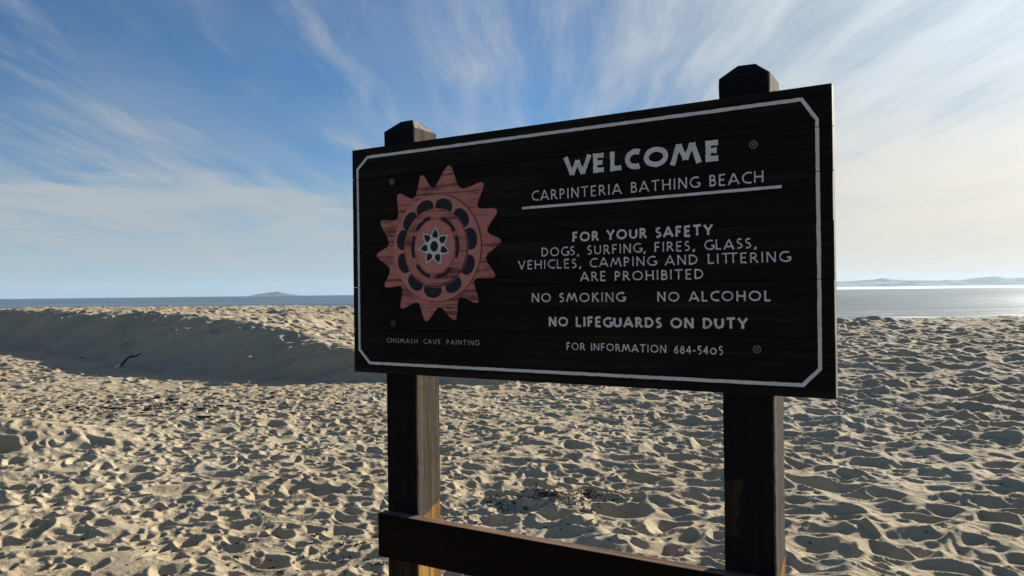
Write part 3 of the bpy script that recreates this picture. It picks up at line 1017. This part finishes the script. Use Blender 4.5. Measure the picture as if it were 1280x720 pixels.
wave = []
for k in range(n14):
    wave += [tuple(EC + (Vector(TIPS[k]) - EC) * 1.02), tuple(EC + (Vector(VALS[k]) - EC) * 0.97)]
for k in range(len(wave)):
    (r0, a0), (r1, a1) = polar(wave[k]), polar(wave[(k + 1) % len(wave)])
    da = (a1 - a0 + math.pi) % (2 * math.pi) - math.pi
    for q in range(12):
        s_ = q / 12
        if k % 2 == 0:                                   # from a narrow rounded tip into a wide round valley
            e = (0.5 - 0.5 * math.cos(math.pi * s_ ** 0.66))
        else:
            e = (0.5 - 0.5 * math.cos(math.pi * (1 - (1 - s_) ** 0.66)))
        rr_ = r0 + (r1 - r0) * e
        pts.append((EC.x + rr_ * math.cos(a0 + da * s_), EC.y + rr_ * math.sin(a0 + da * s_)))


def smooth_loop(p, it=1):
    for _ in range(it):
        n = len(p)
        p = [tuple(0.5 * Vector(p[k]) + 0.25 * (Vector(p[(k + 1) % n]) + Vector(p[(k - 1) % n]))) for k in range(n)]
    return p


rays = slab("rays", smooth_loop(pts, 11), 0.0, 0.0040, pink_m)
# the fan from the centre would fold at deep valleys only if they crossed it; they do not
from_bm("emblem_rays", rays, pink_m, board)


def ell(cx, cy, rx, ry, a0=0, a1=360, n=64, close=True):
    m_ = n if close else n + 1
    return [(cx + rx * math.cos(R(a0 + (a1 - a0) * k / n)), cy + ry * math.sin(R(a0 + (a1 - a0) * k / n))) for k in range(m_)]


DC = (0.3805, 0.3765)
from_bm("emblem_disc", slab("d", ell(*DC, 0.1835, 0.1835), 0.0, 0.0075, disc_m, ell(*DC, 0.134, 0.134)), disc_m, board)
from_bm("emblem_groove_shade", slab("g", ell(*DC, 0.1862, 0.1862), 0.0, 0.0044, groove_shade_m, ell(*DC, 0.1832, 0.1832)), groove_shade_m, board)
from_bm("emblem_groove_shade", slab("g", ell(*DC, 0.1345, 0.1345), 0.0, 0.0045, groove_shade_m, ell(0.3765, 0.3735, 0.130, 0.131)), groove_shade_m, board)
# carved ring round the middle sits lower than the disc
RC = (0.3765, 0.3735)
from_bm("emblem_ring", slab("r", ell(*RC, 0.1312, 0.1320), 0.0, 0.0062, pink_m, ell(*RC, 0.088, 0.096)), pink_m, board)
from_bm("emblem_centre", slab("c", ell(0.3755, 0.3720, 0.0845, 0.0925), 0.0, 0.0070, disc_m), disc_m, board)
# eleven half-moons on the disc
bm_all = bmesh.new()


def merge(bm_dst, src):
    tmp = bpy.data.meshes.new("tmp")
    src.to_mesh(tmp)
    src.free()
    bm_dst.from_mesh(tmp)
    bpy.data.meshes.remove(tmp)


MO = [(0.338, 0.2393), (0.4176, 0.2323), (0.4882, 0.2786), (0.525, 0.3509), (0.5027, 0.4338), (0.4476, 0.4944), (0.3656, 0.5275),
      (0.2942, 0.4917), (0.2399, 0.426), (0.2385, 0.3425), (0.2745, 0.2808)]
for mu, mv in MO:
    d = Vector((mu - DC[0], mv - DC[1]))
    ang = math.atan2(d.y, d.x)
    ro = 0.1355
    half = rnd.uniform(0.240, 0.262)
    out = []
    for k in range(9):
        a_ = ang - half + 2 * half * k / 8
        out.append((DC[0] + ro * math.cos(a_), DC[1] + ro * math.sin(a_)))
    for k in range(1, 10):
        s_ = k / 10
        a_ = ang + half * math.cos(math.pi * s_) * 1.02
        rr_ = ro + 0.0365 * math.sin(math.pi * s_) ** 0.7
        out.append((DC[0] + rr_ * math.cos(a_), DC[1] + rr_ * math.sin(a_)))
    from_bm("half_moon", slab("m", out, 0.0070, 0.0079, navy_m), navy_m, board)
# dashes in the carved groove between ring and centre
for mu, mv in [(0.331, 0.2941), (0.4347, 0.2975), (0.4676, 0.375), (0.4087, 0.4567), (0.3237, 0.4575), (0.281, 0.3698)]:
    ang = math.atan2((mv - RC[1]) / 0.104, (mu - RC[0]) / 0.096)
    half = 0.37
    out = [(RC[0] + 0.101 * math.cos(ang - half + 2 * half * k / 8), RC[1] + 0.109 * math.sin(ang - half + 2 * half * k / 8)) for k in range(9)]
    out += [(RC[0] + 0.0895 * math.cos(ang + half - 2 * half * k / 8), RC[1] + 0.0975 * math.sin(ang + half - 2 * half * k / 8)) for k in range(9)]
    from_bm("dash", slab("m", out, 0.0055, 0.0073, navy_m), navy_m, board)
# seven-petalled flower
FC = (0.3752, 0.3708)
for k in range(7):
    a_ = R(-84 + k * 360 / 7)
    ca, sa = math.cos(a_), math.sin(a_)

    def pet(s, zz):
        o_ = []
        for r_q, w_q in ((0.024, 0.0125), (0.036, 0.0185), (0.050, 0.0130), (0.062, 0.0035), (0.069, 0.0)):
            o_.append((r_q, w_q))
        c_r = 0.044
        o_ = [(c_r + (r_q - c_r) * s[0], w_q * s[1]) for r_q, w_q in o_]
        full = o_ + [(r_q, -w_q) for r_q, w_q in o_[-2::-1]]
        return [(FC[0] + r_q * ca - w_q * sa, FC[1] + r_q * sa + w_q * ca) for r_q, w_q in full]
    from_bm("petal_outline", slab("p", pet((1.0, 1.0), 0), 0.0065, 0.0076 + 0.00004 * k, letter_m), letter_m, board)
    from_bm("petal", slab("p", pet((0.70, 0.66), 0), 0.0072, 0.0084, navy_m), navy_m, board)
from_bm("flower_ring", slab("p", ell(*FC, 0.0290, 0.0290, n=32), 0.0070, 0.0086, letter_m, ell(*FC, 0.0165, 0.0185, n=32)), letter_m, board)
from_bm("flower_heart", slab("p", ell(*FC, 0.0170, 0.0190, n=32), 0.0070, 0.0083, navy_m), navy_m, board)

# ------------------------------------------------------------------ wrack and litter on the sand
kelp_m, t = new_mat("dry_kelp")
geo = t.n('ShaderNodeNewGeometry', None, 0)
bs = t.n('ShaderNodeBsdfPrincipled', None, 0, Base_Color=t.mix(t.noise(geo, 30.0, 3.0), (0.018, 0.014, 0.011), (0.075, 0.055, 0.038)), Roughness=0.85)
finish(t, bs)
straw_m, t = new_mat("dry_yellow_weed")
geo = t.n('ShaderNodeNewGeometry', None, 0)
bs = t.n('ShaderNodeBsdfPrincipled', None, 0, Base_Color=t.mix(t.noise(geo, 40.0, 3.0), (0.22, 0.13, 0.05), (0.42, 0.29, 0.13)), Roughness=0.85)
finish(t, bs)
shell_m, t = new_mat("bleached_shell")
geo = t.n('ShaderNodeNewGeometry', None, 0)
bs = t.n('ShaderNodeBsdfPrincipled', None, 0, Base_Color=t.mix(t.noise(geo, 40.0, 3.0), (0.62, 0.60, 0.56), (0.80, 0.79, 0.76)), Roughness=0.6)
finish(t, bs)

chips_v, chips_q = [], []


def add_chips(xs, ys, smin, smax, stretch, lift=0.004):
    """small tumbled crumbs: bent, thick six-vertex lumps"""
    zs = beach_z(xs, ys)
    for x, y, z in zip(xs, ys, zs):
        s = smin + (smax - smin) * rnd.random() ** 2.2
        a_ = rnd.uniform(0, 6.283)
        el = rnd.uniform(1.0, stretch)
        ca, sa = math.cos(a_), math.sin(a_)
        n0 = len(chips_v)
        for (lx, ly, lz) in ((-1, -.45, 0), (1, -.4, 0), (1, .5, 0), (-1, .4, 0), (-.7, -.3, .6), (.75, -.25, .75), (.6, .35, .6), (-.75, .3, .7)):
            lx += rnd.uniform(-.3, .3); ly += rnd.uniform(-.25, .25); lz += rnd.uniform(-.15, .25)
            lx *= s * el; ly *= s; lz *= s
            chips_v.append((x + lx * ca - ly * sa, y + lx * sa + ly * ca, z + lz - lift * .3))
        for q in ((3, 2, 1, 0), (4, 5, 6, 7), (0, 1, 5, 4), (1, 2, 6, 5), (2, 3, 7, 6), (3, 0, 4, 7)):
            chips_q.append(tuple(n0 + k for k in q))


rc = np.random.RandomState(9)
for cx, cy, sx, sy, n, s0, s1 in ((-1.35, 4.75, 0.55, 0.35, 200, 0.003, 0.013), (-0.75, 4.55, 0.5, 0.3, 240, 0.003, 0.013),
                                  (-2.4, 4.6, 0.6, 0.35, 100, 0.003, 0.012), (-0.5, 5.1, 0.35, 0.25, 120, 0.003, 0.012), (0.1, 5.0, 0.5, 0.3, 200, 0.003, 0.010),
                                  (-5.0, 10.9, 0.9, 0.65, 200, 0.007, 0.034), (-6.2, 11.1, 1.0, 0.65, 200, 0.007, 0.036), (-4.1, 11.2, 0.9, 0.6, 120, 0.006, 0.028),
                                  (-7.4, 10.6, 0.9, 0.4, 90, 0.006, 0.022), (-2.5, 6.3, 1.6, 0.9, 160, 0.003, 0.011), (1.2, 4.9, 0.9, 0.5, 120, 0.003, 0.009),
                                  (-10.6, 18.6, 1.2, 0.4, 14, 0.012, 0.04), (0.25, 5.55, 0.3, 0.15, 420, 0.003, 0.012), (0.55, 5.85, 0.22, 0.1, 300, 0.003, 0.012),
                                  (0.05, 5.8, 0.35, 0.2, 200, 0.003, 0.010)):
    add_chips(rc.normal(cx, sx, n), rc.normal(cy, sy, n), s0, s1, 3.0)
add_chips(rc.uniform(-6, 5, 600), rc.uniform(3.8, 11, 600), 0.003, 0.010, 3.0)
deb = link("wrack_debris", np_mesh("wrack_debris", np.array(chips_v), np.array(chips_q), kelp_m, smooth=False))
tag(deb, "dark crumbs of dried seaweed and bark scattered over the sand", "debris", kind="stuff")


def tube_bm(bm, pts, r0, r1, n=5):
    rings = []
    m_ = len(pts)
    for k, p in enumerate(pts):
        p = Vector(p)
        d = (Vector(pts[min(k + 1, m_ - 1)]) - Vector(pts[max(k - 1, 0)])).normalized()
        s_ = d.cross(Vector((0, 0, 1)))
        s_ = s_.normalized() if s_.length > 1e-4 else Vector((1, 0, 0))
        u_ = s_.cross(d)
        r = r0 + (r1 - r0) * k / (m_ - 1)
        rings.append([bm.verts.new(p + s_ * (r * math.cos(6.2832 * q / n)) + u_ * (r * math.sin(6.2832 * q / n))) for q in range(n)])
    for a_, b_q in zip(rings[:-1], rings[1:]):
        for q in range(n):
            bm.faces.new((a_[q], a_[(q + 1) % n], b_q[(q + 1) % n], b_q[q]))
    bm.faces.new(rings[0][::-1])
    bm.faces.new(rings[-1])


def gz(x, y):
    return float(beach_z(np.array([x]), np.array([y]))[0])


def strand_clump(name, cx, cy, lx, ly, n, r, mat, label, ang=0.2, curl=0.05, hump=0.03):
    bm = bmesh.new()
    for _ in range(n):
        a_ = rnd.gauss(ang, 0.45)
        sx, sy = cx + rnd.gauss(0, lx), cy + rnd.gauss(0, ly)
        ln = rnd.uniform(0.025, 0.075) * (1 + lx * 2)
        P = []
        bend = rnd.gauss(0, 0.9)
        for k in range(6):
            s_ = k / 5
            aa = a_ + bend * s_
            x = sx + ln * s_ * math.cos(aa)
            y = sy + ln * s_ * math.sin(aa)
            e = math.exp(-((x - cx) / (2.2 * lx)) ** 2 - ((y - cy) / (2.2 * ly)) ** 2)
            P.append((x, y, gz(x, y) + r * 0.6 + hump * e * rnd.uniform(0.2, 1.0)))
        tube_bm(bm, P, r * rnd.uniform(0.6, 1.2), r * 0.4)
    o = from_bm(name, bm, mat, smooth=True)
    return tag(o, label, "seaweed")


strand_clump("seaweed_clump", 0.30, 5.52, 0.10, 0.045, 120, 0.0024, kelp_m, "matted dark seaweed clump half buried in a sand mound between the posts", 0.6, hump=0.01)
strand_clump("seaweed_clump", 0.62, 5.92, 0.09, 0.04, 60, 0.0024, kelp_m, "smaller loose seaweed tangle behind the matted clump", 0.3)
strand_clump("weed_tuft", -0.58, 9.72, 0.10, 0.05, 46, 0.005, straw_m, "yellow brown wisp of dry weed right of the left post", 0.1)
strand_clump("seaweed_clump", -0.66, 4.93, 0.05, 0.03, 60, 0.004, kelp_m, "little black seaweed ball beside the rail end", 0.4, hump=0.04)

# stick and shell on the bank
X0, Y0 = -9.55, 19.1
bm = bmesh.new()
P = []
for k in range(9):
    s_ = k / 8
    x, y = -9.2 + 0.36 * s_, 17.28 + 0.34 * s_ + 0.03 * math.sin(5 * s_)
    P.append((x, y, gz(x, y) + 0.035 + 0.05 * math.sin(3.1 * s_)))
tube_bm(bm, P, 0.03, 0.014, 7)
tube_bm(bm, [P[4], (P[4][0] + .05, P[4][1] - .02, P[4][2] + .05), (P[4][0] + .09, P[4][1], P[4][2] + .06)], 0.012, 0.005, 6)
tag(from_bm("driftwood_stick", bm, kelp_m, smooth=True), "dark crooked driftwood stick lying on the shaded sand bank", "driftwood")
bm = bmesh.new()
bmesh.ops.create_icosphere(bm, subdivisions=3, radius=1.0)
xx, yy = -9.05, 16.95
for v in bm.verts:
    f = 1 + 0.12 * math.sin(7 * v.co.x + 2 * v.co.y) + 0.1 * math.sin(6 * v.co.z)
    v.co = Vector((xx + v.co.x * 0.07 * f, yy + v.co.y * 0.05 * f, gz(xx, yy) + 0.03 + v.co.z * 0.04 * f + 0.03 * v.co.x))
tag(from_bm("shell", bm, shell_m, smooth=True), "small white shell at the foot of the shaded sand bank", "shell")

# a boat far out
boat_m, t = new_mat("boat_paint")
geo = t.n('ShaderNodeNewGeometry', None, 0)
bs = t.n('ShaderNodeBsdfPrincipled', None, 0, Base_Color=t.mix(t.noise(geo, 0.2, 2.0), (0.05, 0.06, 0.07), (0.10, 0.11, 0.12)), Roughness=0.6)
finish(t, bs)
boat = bpy.data.objects.new("boat", None)
C.objects.link(boat)
boat.location = (-507 / 925.4 * 7000, 7000, SEA_Z)
tag(boat, "tiny dark boat on the sea horizon at the far left", "boat")
bm = bmesh.new()
sec = [(-14, 2.6, 3.2), (-8, 3.4, 2.8), (4, 3.4, 2.9), (10, 2.2, 3.6), (14, 0.2, 4.4)]
rings = [[bm.verts.new((x, -b, h)), bm.verts.new((x, b, h)), bm.verts.new((x * 0.93, b * 0.6, -0.8)), bm.verts.new((x * 0.93, -b * 0.6, -0.8))] for x, b, h in sec]
for a_, b_q in zip(rings[:-1], rings[1:]):
    for q in range(4):
        bm.faces.new((a_[q], a_[(q + 1) % 4], b_q[(q + 1) % 4], b_q[q]))
bm.faces.new(rings[0][::-1]); bm.faces.new(rings[-1])
from_bm("hull", bm, boat_m, boat)
bm = bmesh.new()
add_box(bm, (-8, -2.2, 2.7), (2, 2.2, 6.2), 0.3)
add_box(bm, (-5, -1.6, 6.1), (0, 1.6, 8.4), 0.3)
from_bm("cabin", bm, boat_m, boat)
bm = bmesh.new()
tube_bm(bm, [(-3, 0, 8.3), (-3, 0, 13)], 0.25, 0.12)
from_bm("mast", bm, boat_m, boat)
